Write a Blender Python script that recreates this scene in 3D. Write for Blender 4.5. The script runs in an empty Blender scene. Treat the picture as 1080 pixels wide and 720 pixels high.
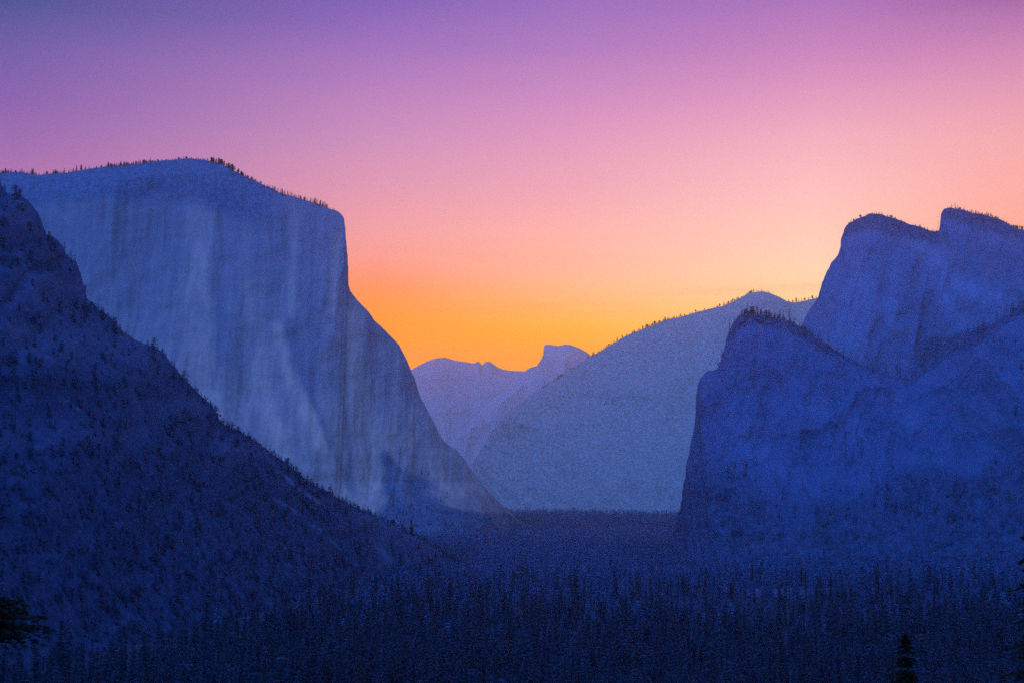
import bpy, math
import numpy as np
from mathutils import Vector

rng = np.random.default_rng(7)
C = bpy.context.scene.collection
CAM_Z = 150.0
F = 1484.0
PITCH = math.atan(150.0 / F)
SP, CP = math.sin(PITCH), math.cos(PITCH)


def world_point(px, py, D):
    """point of the place at forward distance D, read off a survey bearing"""
    dx = px - 540.0
    dy = F * CP - (360.0 - py) * SP
    dz = F * SP + (360.0 - py) * CP
    k = D / dy
    return np.array([dx * k, D + 0 * dx, CAM_Z + dz * k])


# ---------------------------------------------------------------- noise
def _hash(ix, iy, seed):
    h = (ix.astype(np.int64) * 374761393 + iy.astype(np.int64) * 668265263 + seed * 974634777) & 0x7FFFFFFF
    h = (h ^ (h >> 13)) * 1274126177 & 0x7FFFFFFF
    h = h ^ (h >> 16)
    return (h & 0xFFFF) / 32767.5 - 1.0


def vnoise(x, y, seed=0):
    x = np.asarray(x, float); y = np.asarray(y, float)
    x, y = np.broadcast_arrays(x, y)
    ix = np.floor(x); iy = np.floor(y)
    fx = x - ix; fy = y - iy
    u = fx * fx * (3 - 2 * fx); v = fy * fy * (3 - 2 * fy)
    ix = ix.astype(np.int64); iy = iy.astype(np.int64)
    a = _hash(ix, iy, seed); b = _hash(ix + 1, iy, seed)
    c = _hash(ix, iy + 1, seed); d = _hash(ix + 1, iy + 1, seed)
    return (a * (1 - u) + b * u) * (1 - v) + (c * (1 - u) + d * u) * v


def fbm(x, y, seed=0, octv=5, gain=0.5):
    s = 0; a = 1.0; t = 0
    for i in range(octv):
        s = s + a * vnoise(x * 2 ** i + 13.7 * i, y * 2 ** i - 7.1 * i, seed + i)
        t += a; a *= gain
    return s / t


def ridged(x, y, seed=0, octv=5, gain=0.55):
    s = 0; a = 1.0; t = 0
    for i in range(octv):
        n = 1 - np.abs(vnoise(x * 2 ** i + 3.7 * i, y * 2 ** i + 9.1 * i, seed + i))
        s = s + a * n * n
        t += a; a *= gain
    return s / t


def sstep(a, b, x):
    t = np.clip((np.asarray(x, float) - a) / (b - a), 0, 1)
    return t * t * (3 - 2 * t)


# ---------------------------------------------------------------- linking
def mesh_object(name, V, faces, mat, parent=None, attrs=None, smooth=True, link=True):
    me = bpy.data.meshes.new(name)
    V = np.asarray(V, dtype=np.float32)
    faces = np.asarray(faces, dtype=np.int32)
    n = faces.shape[1]
    me.vertices.add(len(V)); me.vertices.foreach_set('co', V.ravel())
    me.loops.add(faces.size); me.loops.foreach_set('vertex_index', faces.ravel())
    me.polygons.add(len(faces))
    me.polygons.foreach_set('loop_start', np.arange(0, faces.size, n, dtype=np.int32))
    me.polygons.foreach_set('loop_total', np.full(len(faces), n, dtype=np.int32))
    me.polygons.foreach_set('use_smooth', np.full(len(faces), smooth, dtype=bool))
    me.update(calc_edges=True)
    me.validate()
    if attrs:
        for k, a in attrs.items():
            at = me.attributes.new(k, 'FLOAT', 'POINT')
            at.data.foreach_set('value', np.asarray(a, dtype=np.float32).ravel())
    if mat: me.materials.append(mat)
    o = bpy.data.objects.new(name, me)
    if link: C.objects.link(o)
    if parent: o.parent = parent
    return o


def tag(o, label, cat, group=None, kind=None):
    o['label'] = label; o['category'] = cat
    if group: o['group'] = group
    if kind: o['kind'] = kind
    return o


# ---------------------------------------------------------------- materials
def new_mat(name):
    m = bpy.data.materials.new(name); m.use_nodes = True
    nt = m.node_tree; nt.nodes.clear()
    out = nt.nodes.new('ShaderNodeOutputMaterial')
    b = nt.nodes.new('ShaderNodeBsdfPrincipled')
    b.inputs['Roughness'].default_value = 0.95
    b.inputs['Specular IOR Level'].default_value = 0.1
    nt.links.new(b.outputs[0], out.inputs[0])
    return m, nt, b


def mixc(nt, fac, a, b):
    n = nt.nodes.new('ShaderNodeMix'); n.data_type = 'RGBA'
    for sock, val in ((n.inputs[0], fac), (n.inputs[6], a), (n.inputs[7], b)):
        if isinstance(val, bpy.types.NodeSocket): nt.links.new(val, sock)
        elif isinstance(val, (int, float)): sock.default_value = val
        else: sock.default_value = (*val, 1)
    return n.outputs[2]


def mth(nt, op, a, b=0.0, c=None, clamp=False):
    n = nt.nodes.new('ShaderNodeMath'); n.operation = op; n.use_clamp = clamp
    for i, val in enumerate((a, b, c)):
        if val is None: continue
        if isinstance(val, bpy.types.NodeSocket): nt.links.new(val, n.inputs[i])
        else: n.inputs[i].default_value = val
    return n.outputs[0]


def tex_noise(nt, scale, vec, detail=6, rough=0.6):
    n = nt.nodes.new('ShaderNodeTexNoise')
    n.inputs['Scale'].default_value = scale
    n.inputs['Detail'].default_value = detail
    n.inputs['Roughness'].default_value = rough
    nt.links.new(vec, n.inputs['Vector'])
    return n.outputs['Fac']


def smooth_range(nt, v, a, b, lo=0.0, hi=1.0):
    n = nt.nodes.new('ShaderNodeMapRange'); n.interpolation_type = 'SMOOTHSTEP'
    nt.links.new(v, n.inputs[0])
    for i, q in enumerate((a, b, lo, hi)): n.inputs[i + 1].default_value = q
    return n.outputs[0]


def rock_material(name, light, dark, forest, streak=0.5, cell=1 / 40, vstretch=0.12, palec=None, speck=0.9, bump=0.5):
    """granite with vertical water streaks and stains, forest where the attribute says so"""
    m, nt, b = new_mat(name)
    tc = nt.nodes.new('ShaderNodeTexCoord')
    mp = nt.nodes.new('ShaderNodeMapping'); mp.inputs['Scale'].default_value = (1, 1, vstretch)
    nt.links.new(tc.outputs['Object'], mp.inputs[0])
    st = smooth_range(nt, tex_noise(nt, cell, mp.outputs[0], 8, 0.62), 0.36, 0.66)
    fine = smooth_range(nt, tex_noise(nt, cell * 3.1, tc.outputs['Object'], 8, 0.7), 0.3, 0.7)
    fac = mth(nt, 'ADD', mth(nt, 'MULTIPLY', st, streak), mth(nt, 'MULTIPLY', fine, 1 - streak))
    col = mixc(nt, fac, dark, light)
    pa = nt.nodes.new('ShaderNodeAttribute'); pa.attribute_name = 'pale'
    pn = mth(nt, 'MULTIPLY', pa.outputs['Fac'], mth(nt, 'MULTIPLY_ADD', st, 0.6, 0.5), clamp=True)
    col = mixc(nt, pn, col, palec or [min(1, c * 1.35 + 0.03) for c in light])
    fa = nt.nodes.new('ShaderNodeAttribute'); fa.attribute_name = 'forest'
    fn = tex_noise(nt, 1 / 14, tc.outputs['Object'], 6, 0.75)
    fmask = smooth_range(nt, mth(nt, 'ADD', fa.outputs['Fac'], mth(nt, 'MULTIPLY_ADD', fn, speck, -0.5 * speck)), 0.35, 0.65)
    fcol = mixc(nt, smooth_range(nt, fn, 0.35, 0.65), [c * 0.7 for c in forest], [c * 1.25 for c in forest])
    col = mixc(nt, fmask, col, fcol)
    nt.links.new(col, b.inputs['Base Color'])
    bp = nt.nodes.new('ShaderNodeBump'); bp.inputs['Strength'].default_value = bump
    bp.inputs['Distance'].default_value = 6.0
    nt.links.new(mth(nt, 'ADD', mth(nt, 'MULTIPLY', fine, 0.6), st), bp.inputs['Height'])
    nt.links.new(bp.outputs[0], b.inputs['Normal'])
    return m


def two_tone(name, a, bcol, scale, rough=0.95):
    m, nt, b = new_mat(name)
    tc = nt.nodes.new('ShaderNodeTexCoord')
    f = smooth_range(nt, tex_noise(nt, scale, tc.outputs['Object'], 6, 0.7), 0.35, 0.65)
    nt.links.new(mixc(nt, f, a, bcol), b.inputs['Base Color'])
    b.inputs['Roughness'].default_value = rough
    return m


def foliage(m):
    nt = m.node_tree; b = nt.nodes['Principled BSDF']; out = nt.nodes['Material Output']
    col = b.inputs['Base Color'].links[0].from_socket
    tr = nt.nodes.new('ShaderNodeBsdfTranslucent'); nt.links.new(col, tr.inputs['Color'])
    mx = nt.nodes.new('ShaderNodeMixShader'); mx.inputs[0].default_value = 0.42
    nt.links.new(b.outputs[0], mx.inputs[1]); nt.links.new(tr.outputs[0], mx.inputs[2])
    nt.links.new(mx.outputs[0], out.inputs[0])
    return m


FOREST = (0.028, 0.040, 0.034)
M_CLIFF = rock_material('pale_granite', (0.270, 0.198, 0.185), (0.180, 0.150, 0.160), (0.090, 0.118, 0.150), 0.75, 1 / 30, 0.045, (0.66, 0.35, 0.235), 0.4, 0.25)
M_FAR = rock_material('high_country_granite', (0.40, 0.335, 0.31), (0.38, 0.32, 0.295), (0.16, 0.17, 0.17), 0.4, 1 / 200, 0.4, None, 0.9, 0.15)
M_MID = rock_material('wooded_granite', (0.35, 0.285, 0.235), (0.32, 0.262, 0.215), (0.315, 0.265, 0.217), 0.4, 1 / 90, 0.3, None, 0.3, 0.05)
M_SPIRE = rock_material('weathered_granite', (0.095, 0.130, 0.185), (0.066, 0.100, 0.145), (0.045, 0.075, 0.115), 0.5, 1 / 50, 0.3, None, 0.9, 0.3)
M_WALL = rock_material('dark_blue_granite', (0.068, 0.106, 0.168), (0.044, 0.078, 0.128), (0.036, 0.062, 0.102), 0.5, 1 / 38, 0.35, None, 0.9, 0.3)  # granite set darker and bluer than the summits
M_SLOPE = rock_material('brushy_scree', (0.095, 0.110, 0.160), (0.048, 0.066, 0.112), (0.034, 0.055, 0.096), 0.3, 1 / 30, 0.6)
M_GROUND = two_tone('forest_floor', (0.025, 0.035, 0.045), (0.045, 0.06, 0.075), 1 / 25)
M_MEADOW = two_tone('dry_meadow_grass', (0.06, 0.07, 0.10), (0.10, 0.105, 0.14), 1 / 18)
M_NEEDLE = two_tone('conifer_needles', (0.018, 0.028, 0.026), (0.045, 0.062, 0.060), 0.9)
M_NEEDLE_NEAR = two_tone('dark_conifer_needles', (0.012, 0.014, 0.006), (0.028, 0.030, 0.014), 2.0)
M_BARK = two_tone('conifer_bark', (0.05, 0.038, 0.03), (0.09, 0.07, 0.055), 3.0)
M_WOOD_MID_HAZE = two_tone('forest_canopy', (0.085, 0.15, 0.24), (0.125, 0.195, 0.30), 1 / 30)  # paler, bluer than the near canopy: distance haze painted into the colour
M_BRUSH = two_tone('hillside_canopy', (0.045, 0.068, 0.11), (0.09, 0.118, 0.165), 1 / 40)
M_HIGHWOOD = two_tone('high_canopy', (0.11, 0.15, 0.20), (0.17, 0.21, 0.25), 1 / 40)


# ---------------------------------------------------------------- mountains
class Crest:
    """ridge line: (px, py, distance of the crest, distance of the foot)"""
    def __init__(self, pts, rough=1.0, seed=0, step=1.6, soft=1):
        p = np.array(pts, float)
        seg = np.hypot(np.diff(p[:, 0]), np.diff(p[:, 1]))
        t = np.concatenate([[0], np.cumsum(seg)])
        n = int(t[-1] / step)
        tt = np.linspace(0, t[-1], n)
        self.px = np.interp(tt, t, p[:, 0]); self.py = np.interp(tt, t, p[:, 1])
        # soften the joints of the line a little, then roughen it
        k = np.array([1, 2, 1]) / 4.0
        for _ in range(soft):
            self.px[1:-1] = np.convolve(self.px, k, 'valid'); self.py[1:-1] = np.convolve(self.py, k, 'valid')
        self.py = self.py + rough * fbm(tt / 14.0, 0.5, seed, 4, 0.6) * 1.6
        self.px = self.px + rough * fbm(tt / 9.0, 7.5, seed + 9, 3, 0.6) * 0.9
        self.px = np.maximum.accumulate(self.px) + np.arange(len(tt)) * 0.0003
        self.D = np.interp(tt, t, p[:, 2]); self.B = np.interp(tt, t, p[:, 3])
        self.t = tt
        self.P = world_point(self.px, self.py, self.D).T

    def at(self, px):
        i = int(np.argmin(np.abs(self.px - px)))
        return self.P[i]


def mountain(name, crest, profile, mat, label, cat, relief, rows=150, back=900.0, zb=-25.0,
             forest=None, pale=None, seed=0, sheer=False):
    """surface from the ridge line down to the foot in front and down behind"""
    pr = np.array(profile, float)          # (s, run fraction, drop fraction)
    s = np.linspace(0, 1, rows) ** 1.15
    g = np.interp(s, pr[:, 0], pr[:, 1]); h = np.interp(s, pr[:, 0], pr[:, 2])
    if sheer:
        # one continuous face: where the ridge line runs low it cuts the same face lower down
        zt = crest.P[:, 2].max()
        D0, run0 = crest.D.copy(), crest.D - crest.B
        G = lambda z: np.interp((zt - z) / (zt - zb), pr[:, 2], pr[:, 1])
        D1 = D0.copy()
        for _ in range(12):
            D1 = 0.5 * D1 + 0.5 * (D0 - run0 * G(world_point(crest.px, crest.py, D1)[2]))
        crest.P = world_point(crest.px, crest.py, D1).T
    P = crest.P
    n = len(P)
    run = (crest.D - crest.B)[:, None]
    # a low column has little room: its foot is near its crest
    hi = np.clip(P[:, 2] - zb, 5, None)
    hmax = hi.max()
    run = run * np.clip((hi / hmax)[:, None] * 1.5, 0.12, 1.0)
    X = np.repeat(P[:, 0:1], rows, 1)
    Z = P[:, 2:3] + (zb - P[:, 2:3]) * h[None, :]
    if sheer:
        Z = P[:, 2:3] + (zb - P[:, 2:3]) * s[None, :]
        Y = D0[:, None] - run0[:, None] * G(Z)
    else:
        Y = P[:, 1:2] - run * g[None, :]
    w = sstep(0.0, 0.10, s)[None, :] * np.clip(hi / hmax * 2, 0.1, 1)[:, None]
    Y = Y + relief(X, Z, Y) * w
    # side relief makes gullies and ribs bite sideways too
    back_s = np.linspace(0, 1, 14)[1:]
    # the far side runs straight away from the valley's mouth
    Xb = P[:, 0:1] * (1 + back / P[:, 1:2] * back_s[None, :] * np.clip(hi / hmax, 0.3, 1)[:, None])
    Yb = P[:, 1:2] + back * back_s[None, :] * np.clip(hi / hmax, 0.3, 1)[:, None]
    Zb = P[:, 2:3] + (zb - P[:, 2:3]) * (0.25 * back_s + 0.75 * back_s ** 2)[None, :]
    Zb = Zb + fbm(Xb / 200, Yb / 200, seed + 50) * 20 * (back_s * (1 - back_s))[None, :]
    X = np.hstack([Xb[:, ::-1], X]); Y = np.hstack([Yb[:, ::-1], Y]); Z = np.hstack([Zb[:, ::-1], Z])
    R = X.shape[1]
    V = np.stack([X, Y, Z], -1).reshape(-1, 3)
    i = np.arange(n - 1)[:, None] * R + np.arange(R - 1)[None, :]
    i = i.ravel()
    Fq = np.stack([i, i + 1, i + 1 + R, i + R], 1)
    # bearings of every vertex, to say where woods, pale rock and painted haze lie on the face
    fx, fy = bearings(V)
    fo = forest(fx, fy, V) if forest else np.zeros(len(V))
    pa = pale(fx, fy, V) if pale else np.zeros(len(V))
    o = mesh_object(name, V, Fq, mat, attrs={'forest': fo, 'pale': pa})
    tag(o, label, cat, kind='structure')
    o_data = (V, Fq, fo, R, n)
    return o, o_data


def bearings(V):
    x, y, z = V[:, 0], np.clip(V[:, 1], 50, None), V[:, 2] - CAM_Z
    f = y * CP + z * SP
    u = -y * SP + z * CP
    return 540 + F * x / f, 360 - F * u / f


def blob(fx, fy, cx, cy, rx, ry, rot=0.0):
    a = math.radians(rot); dx = fx - cx; dy = fy - cy
    u = (dx * math.cos(a) + dy * math.sin(a)) / rx
    v = (-dx * math.sin(a) + dy * math.cos(a)) / ry
    return np.exp(-(u * u + v * v))


def stripe(fx, fy, pts, w):
    """soft band along a line of bearings, for scree runs and water stains"""
    out = np.zeros(len(fx))
    for (x0, y0), (x1, y1) in zip(pts[:-1], pts[1:]):
        L2 = (x1 - x0) ** 2 + (y1 - y0) ** 2
        t = np.clip(((fx - x0) * (x1 - x0) + (fy - y0) * (y1 - y0)) / L2, 0, 1)
        d = np.hypot(fx - x0 - t * (x1 - x0), fy - y0 - t * (y1 - y0))
        out = np.maximum(out, np.exp(-(d / w) ** 2))
    return out


# --- flat-topped granite cliff across the valley
elcap = Crest([(-420, 215, 4600, 4100), (-200, 196, 4400, 3900), (-60, 184, 4250, 3750), (0, 182.5, 4180, 3700), (20, 182, 4170, 3680),
    (40, 184.5, 4160, 3660), (60, 183, 4150, 3650), (80, 180.5, 4130, 3640), (110, 176, 4100, 3600), (150, 172.5, 4080, 3590),
    (165, 170, 4070, 3580), (180, 168.5, 4060, 3570), (200, 167.5, 4040, 3560), (215, 168.5, 4030, 3550), (235, 174, 4020, 3545),
    (255, 184, 4010, 3540), (280, 196, 4000, 3540), (300, 205, 3990, 3540), (330, 214, 3980, 3550), (345, 219, 3975, 3555),
    (357, 223, 3970, 3560), (362, 229, 3970, 3560), (364, 240, 3970, 3565), (365, 258, 3975, 3570), (367, 275, 3980, 3570),
    (367, 300, 3985, 3580), (369, 307, 3990, 3580), (378, 318, 4000, 3580), (388, 328, 4010, 3590), (395, 338, 4020, 3600),
    (405, 347, 4030, 3600), (420, 362, 4050, 3610), (424, 370, 4060, 3610), (430, 382, 4065, 3620), (435, 395, 4075, 3630), (438, 402, 4080, 3640),
    (443, 418, 4090, 3650), (455, 440, 4110, 3670), (467, 464, 4130, 3700), (473, 469, 4140, 3720), (481, 473, 4150, 3740),
    (490, 485, 4170, 3760), (500, 500, 4190, 3800), (512, 514, 4220, 3850), (528, 531, 4260, 3950), (548, 548, 4320, 4100), (575, 562, 4400, 4250)],
    rough=0.8, seed=3)
def relief_cliff(X, Z, Y):
    broad = fbm(X / 420, Z / 1500, 21, 3) * 110
    ribs = ridged(X / 150 + 0.25 * fbm(X / 300, Z / 300, 5), Z / 900, 22, 5) * -42
    ledges = fbm(X / 60, Z / 45, 23, 5) * 7 + fbm(X / 45, Z / 400, 24, 4) * 11
    return broad + ribs + ledges
def elcap_forest(fx, fy, V):
    top = np.interp(fx, elcap.px[:200], elcap.py[:200])
    a = 0.85 * sstep(85, 8, fy - np.interp(fx, [0, 110, 200, 280, 360], [186, 178, 170, 197, 226])) * sstep(345, 250, fx)
    nz = fbm(V[:, 0] / 70, V[:, 2] / 60, 78, 5)
    wx = fx + 9 * nz; wy = fy + 10 * nz
    a += 0.56 * sstep(384, 408, wx - (fy - 480) * 0.16) * sstep(458, 490, wy + 0.35 * np.abs(fx - 425)) * sstep(-12, 40, (wy - 478) - (fx - 432) * 0.95 + 10)
    a += 0.25 * nz * sstep(380, 420, fx) * sstep(420, 470, fy)
    a += 0.5 * sstep(528, 546, fy)
    a += 0.45 * fbm(V[:, 0] / 300, V[:, 2] / 200, 77) * sstep(330, 60, fx)
    return np.clip(a, 0, 1)
def elcap_pale_and_haze(fx, fy, V):
    a = 0.55 * stripe(fx, fy, [(212, 235), (208, 330), (214, 400), (232, 470), (250, 540)], 15)
    a += 0.45 * stripe(fx, fy, [(268, 300), (275, 400), (300, 480)], 10)
    a += 0.75 * stripe(fx, fy, [(294, 345), (300, 385), (322, 430), (345, 480), (375, 545)], 7)
    a += 0.60 * stripe(fx, fy, [(372, 330), (376, 420), (386, 470), (399, 535)], 10)
    a += 0.70 * stripe(fx, fy, [(440, 465), (462, 497), (478, 520)], 8)
    a += 0.5 * stripe(fx, fy, [(354, 250), (352, 330)], 5)
    a += 0.35 * stripe(fx, fy, [(310, 225), (308, 330)], 5)
    a += 0.15 * sstep(250, 330, fy) + 0.5 * sstep(330, 480, fy)  # paler towards the foot: low valley haze painted into the rock colour
    a -= 0.5 * stripe(fx, fy, [(236, 265), (232, 380)], 5)
    a -= 0.45 * stripe(fx, fy, [(330, 260), (326, 400)], 9)
    a -= 0.5 * stripe(fx, fy, [(305, 345), (330, 420), (352, 480), (372, 520)], 5)
    return np.clip(a, 0, 1)
o_elcap, d_elcap = mountain('granite_cliff', elcap,
    [(0, 0, 0), (0.05, 0.08, 0.012), (0.12, 0.16, 0.06), (0.6, 0.38, 0.62), (0.8, 0.55, 0.84), (1, 1, 1)],
    M_CLIFF, 'huge flat-topped pale granite cliff with a sheer prow, streaked face and a fringe of trees', 'cliff',
    relief_cliff, rows=190, back=1500, forest=elcap_forest, pale=elcap_pale_and_haze, sheer=True)

# --- near wooded hillside falling from the frame's side to the valley floor
slope = Crest([(-700, 60, 1300, 500), (-300, 110, 1400, 500), (-120, 140, 1500, 520), (-40, 176, 1560, 540), (0, 195, 1600, 560), (8, 205, 1605, 565), (25, 208, 1610, 570),
    (33, 215, 1620, 575), (43, 232, 1630, 585), (50, 248, 1635, 590), (60, 253, 1640, 600), (67, 262, 1650, 610), (70, 272, 1655, 612),
    (80, 275, 1660, 620), (85, 290, 1665, 625), (92, 315, 1670, 632), (105, 328, 1680, 645), (120, 338, 1700, 660), (128, 348, 1710, 670),
    (150, 362, 1740, 690), (172, 370, 1780, 720), (179, 381, 1790, 730), (200, 405, 1830, 760), (215, 420, 1860, 790), (226, 430, 1880, 810),
    (232, 445, 1890, 820), (245, 452, 1920, 850), (262, 460, 1960, 890), (275, 468, 1990, 920), (300, 487, 2050, 1000), (330, 510, 2120, 1120),
    (360, 528, 2200, 1280), (390, 541, 2290, 1480), (410, 550, 2350, 1600), (440, 566, 2450, 1850), (470, 585, 2550, 2100), (505, 607, 2650, 2350)],
    rough=1.5, seed=12, step=1.8)
def relief_slope(X, Z, Y):
    gul = ridged(X / 230 + Z / 420, Z / 500 - X / 900, 31, 5) * -95
    return gul + fbm(X / 70, Z / 55, 33, 6) * 38 + ridged(X / 60 + Z / 90, Z / 110, 34, 4) * -22
def slope_forest(fx, fy, V):
    a = 0.66 + 0.5 * fbm(V[:, 0] / 70, V[:, 2] / 50, 41, 5)
    a += 0.5 * sstep(560, 640, fy)
    a -= 0.55 * sstep(430, 260, fy) * (0.5 + 0.9 * fbm(V[:, 0] / 110, V[:, 2] / 90, 43, 4))
    a -= 0.35 * sstep(0.1, 0.5, fbm(V[:, 0] / 160 + V[:, 2] / 260, V[:, 2] / 700 - V[:, 0] / 400, 44, 4))
    a -= 0.9 * slope_pale(fx, fy, V)
    return np.clip(a, 0, 1)
def slope_pale(fx, fy, V):
    br = 0.35 + 0.9 * sstep(-0.25, 0.35, fbm(V[:, 0] / 28, V[:, 2] / 22, 47, 4))
    wob = 4 * fbm(fx / 30, fy / 30, 48, 2)
    x, y = fx + wob, fy + wob * 0.6
    a = 0.42 * stripe(x, y, [(278, 478), (310, 512), (345, 536), (392, 572), (410, 590)], 2.6)
    a += 0.42 * stripe(x, y, [(280, 520), (312, 540), (345, 565), (380, 598)], 3)
    a += 0.5 * stripe(x, y, [(18, 262), (32, 295), (42, 325)], 4)
    a += 0.7 * blob(x, y, 229, 457, 4, 8)
    a += 0.25 * stripe(x, y, [(62, 418), (85, 432)], 2.5)
    a += 0.12 * stripe(x, y, [(140, 410), (150, 450), (170, 495)], 6)
    a += 0.25 * stripe(x, y, [(15, 350), (30, 420)], 6)
    a += 0.3 * stripe(x, y, [(80, 285), (88, 315)], 4)
    return np.clip(a * br, 0, 1)
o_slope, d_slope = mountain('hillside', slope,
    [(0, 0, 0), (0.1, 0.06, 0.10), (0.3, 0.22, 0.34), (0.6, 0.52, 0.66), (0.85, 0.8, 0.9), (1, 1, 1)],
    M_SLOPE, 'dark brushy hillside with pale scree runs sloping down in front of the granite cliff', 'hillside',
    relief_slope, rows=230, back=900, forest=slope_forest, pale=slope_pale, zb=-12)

# --- wooded ridge closing the valley, with a small bare dome on its skyline
ridge = Crest([(470, 540, 7200, 7000), (484, 512, 7220, 6900), (496, 492, 7250, 6800), (503, 480, 7270, 6780), (520, 452, 7300, 6700), (535, 436, 7330, 6650), (547, 426, 7350, 6620),
    (560, 416, 7370, 6600), (575, 407, 7400, 6570), (600, 391, 7430, 6530), (625, 374.5, 7460, 6500), (640, 366, 7480, 6480), (660, 354, 7500, 6450),
    (680, 346, 7520, 6430), (700, 338, 7540, 6420), (720, 333.5, 7560, 6400), (745, 326.5, 7590, 6400), (765, 322, 7610, 6400), (780, 315, 7630, 6400),
    (788, 310.5, 7640, 6400), (796, 307.8, 7650, 6400), (804, 307.2, 7655, 6400), (812, 309, 7660, 6400), (820, 312.5, 7670, 6400), (829, 317.5, 7680, 6400),
    (836, 319, 7690, 6400), (846, 318, 7700, 6400), (858, 315, 7710, 6400), (900, 305, 7750, 6450), (1000, 290, 7900, 6600), (1200, 280, 8100, 6900), (1400, 300, 8300, 7200)],
    rough=0.45, seed=17)
def relief_ridge(X, Z, Y):
    return ridged(X / 600 + Z / 1500, Z / 900, 51, 5) * -110 + fbm(X / 110, Z / 90, 52, 4) * 30
o_ridge, d_ridge = mountain('wooded_ridge', ridge,
    [(0, 0, 0), (0.08, 0.07, 0.05), (0.5, 0.45, 0.5), (1, 1, 1)],
    M_MID, 'hazy wooded ridge with a small bare dome and tiny trees along its skyline', 'ridge',
    relief_ridge, rows=120, back=1600,
    forest=lambda fx, fy, V: np.clip(0.85 - 0.9 * blob(fx, fy, 803, 309, 22, 6) + 0.3 * fbm(V[:, 0] / 400, V[:, 2] / 300, 9), 0, 1))

# --- the split dome far up the valley
hdome = Crest([(470, 470, 13500, 13200), (500, 440, 13500, 13100), (520, 420, 13500, 13000), (535, 408, 13500, 12900), (548, 396, 13550, 12800), (556, 389.5, 13600, 12700), (561, 387, 13600, 12700), (566, 386, 13600, 12700),
    (569.5, 381, 13600, 12700), (572.5, 375, 13600, 12700), (573.5, 368, 13600, 12700), (574.5, 363.4, 13600, 12700), (580, 363.2, 13600, 12700), (589, 364.4, 13600, 12700),
    (596, 363.0, 13620, 12700), (603, 363.8, 13640, 12700), (611, 367, 13660, 12700), (619, 371.5, 13680, 12700), (630, 380, 13700, 12700), (645, 395, 13720, 12700),
    (665, 410, 13750, 12800), (720, 425, 13800, 12900), (820, 450, 13900, 13000), (900, 480, 14000, 13300)], rough=0.3, seed=5, step=1.2, soft=0)
o_hd, _ = mountain('split_dome', hdome, [(0, 0, 0), (0.3, 0.25, 0.35), (1, 1, 1)], M_FAR,
    'distant hazy granite dome, sheer on one side and rounded on the other, against the orange glow', 'mountain',
    lambda X, Z, Y: ridged(X / 900, Z / 1200, 61, 4) * -200, rows=80, back=1500)

# --- farthest skyline with small notches
far = Crest([(150, 405, 16500, 15500), (300, 398, 16400, 15400), (400, 394, 16200, 15300), (430, 391.5, 16000, 15200), (437, 388, 16000, 15200), (450, 381, 16000, 15200), (461, 377.5, 16000, 15200), (469, 376.6, 16000, 15200),
    (478, 379.5, 16000, 15200), (490, 381.5, 16000, 15200), (500, 383, 16000, 15200), (503, 380.8, 16000, 15200), (505.5, 381.4, 16000, 15200), (508.5, 385.0, 16000, 15200), (512, 381.2, 16000, 15200),
    (516, 381, 16000, 15200), (520, 383.3, 16000, 15200), (524, 386.5, 16000, 15200), (529, 388.8, 16000, 15200), (540, 390.8, 16000, 15200), (556, 391.5, 16000, 15200),
    (600, 392, 16000, 15200), (700, 388, 16200, 15300), (900, 380, 16500, 15500), (1200, 385, 17000, 16000)], rough=0.35, seed=8, step=1.2, soft=0)
o_far, _ = mountain('far_mountain', far, [(0, 0, 0), (0.3, 0.3, 0.3), (1, 1, 1)], M_FAR,
    'farthest violet mountain skyline with small notches, lowest against the orange sky', 'mountain',
    lambda X, Z, Y: ridged(X / 1100 + Z / 2000, Z / 1500, 71, 5) * -260, rows=90, back=1200)

# --- high twin summits
spires = Crest([(820, 420, 3900, 3600), (833, 375, 3890, 3500), (840, 352, 3880, 3480), (846, 341, 3870, 3460), (850, 333, 3860, 3450), (857, 322, 3850, 3440), (861, 318, 3850, 3440), (864, 309, 3850, 3430), (868, 295, 3850, 3420), (872, 285, 3850, 3410),
    (878, 276, 3850, 3400), (884, 268, 3850, 3400), (886.5, 262, 3850, 3400), (887.5, 250, 3850, 3400), (890, 242, 3850, 3400), (896, 235, 3850, 3400), (905, 229.5, 3850, 3400),
    (912, 228, 3850, 3400), (917, 225, 3850, 3400), (930, 226.5, 3850, 3400), (940, 230, 3850, 3400), (952, 233, 3850, 3400), (965, 238, 3850, 3400), (980, 242.5, 3850, 3400),
    (990, 244.5, 3850, 3400), (991.5, 240, 3850, 3400), (992.5, 226, 3850, 3400), (995, 220.5, 3850, 3400), (1002, 219, 3850, 3400), (1015, 221.5, 3850, 3400), (1032, 226, 3850, 3400),
    (1045, 229, 3850, 3400), (1060, 235, 3850, 3400), (1075, 241, 3850, 3400), (1095, 248, 3850, 3400), (1150, 262, 3850, 3400), (1300, 270, 3850, 3350), (1500, 300, 3900, 3400)],
    rough=1.3, seed=23)
def relief_spires(X, Z, Y):
    return ridged(X / 260 - Z / 700, Z / 700, 81, 5) * -60 + fbm(X / 60, Z / 60, 82, 5) * 11 + ridged(X / 90 + Z / 160, Z / 240, 83, 4) * -20
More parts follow.
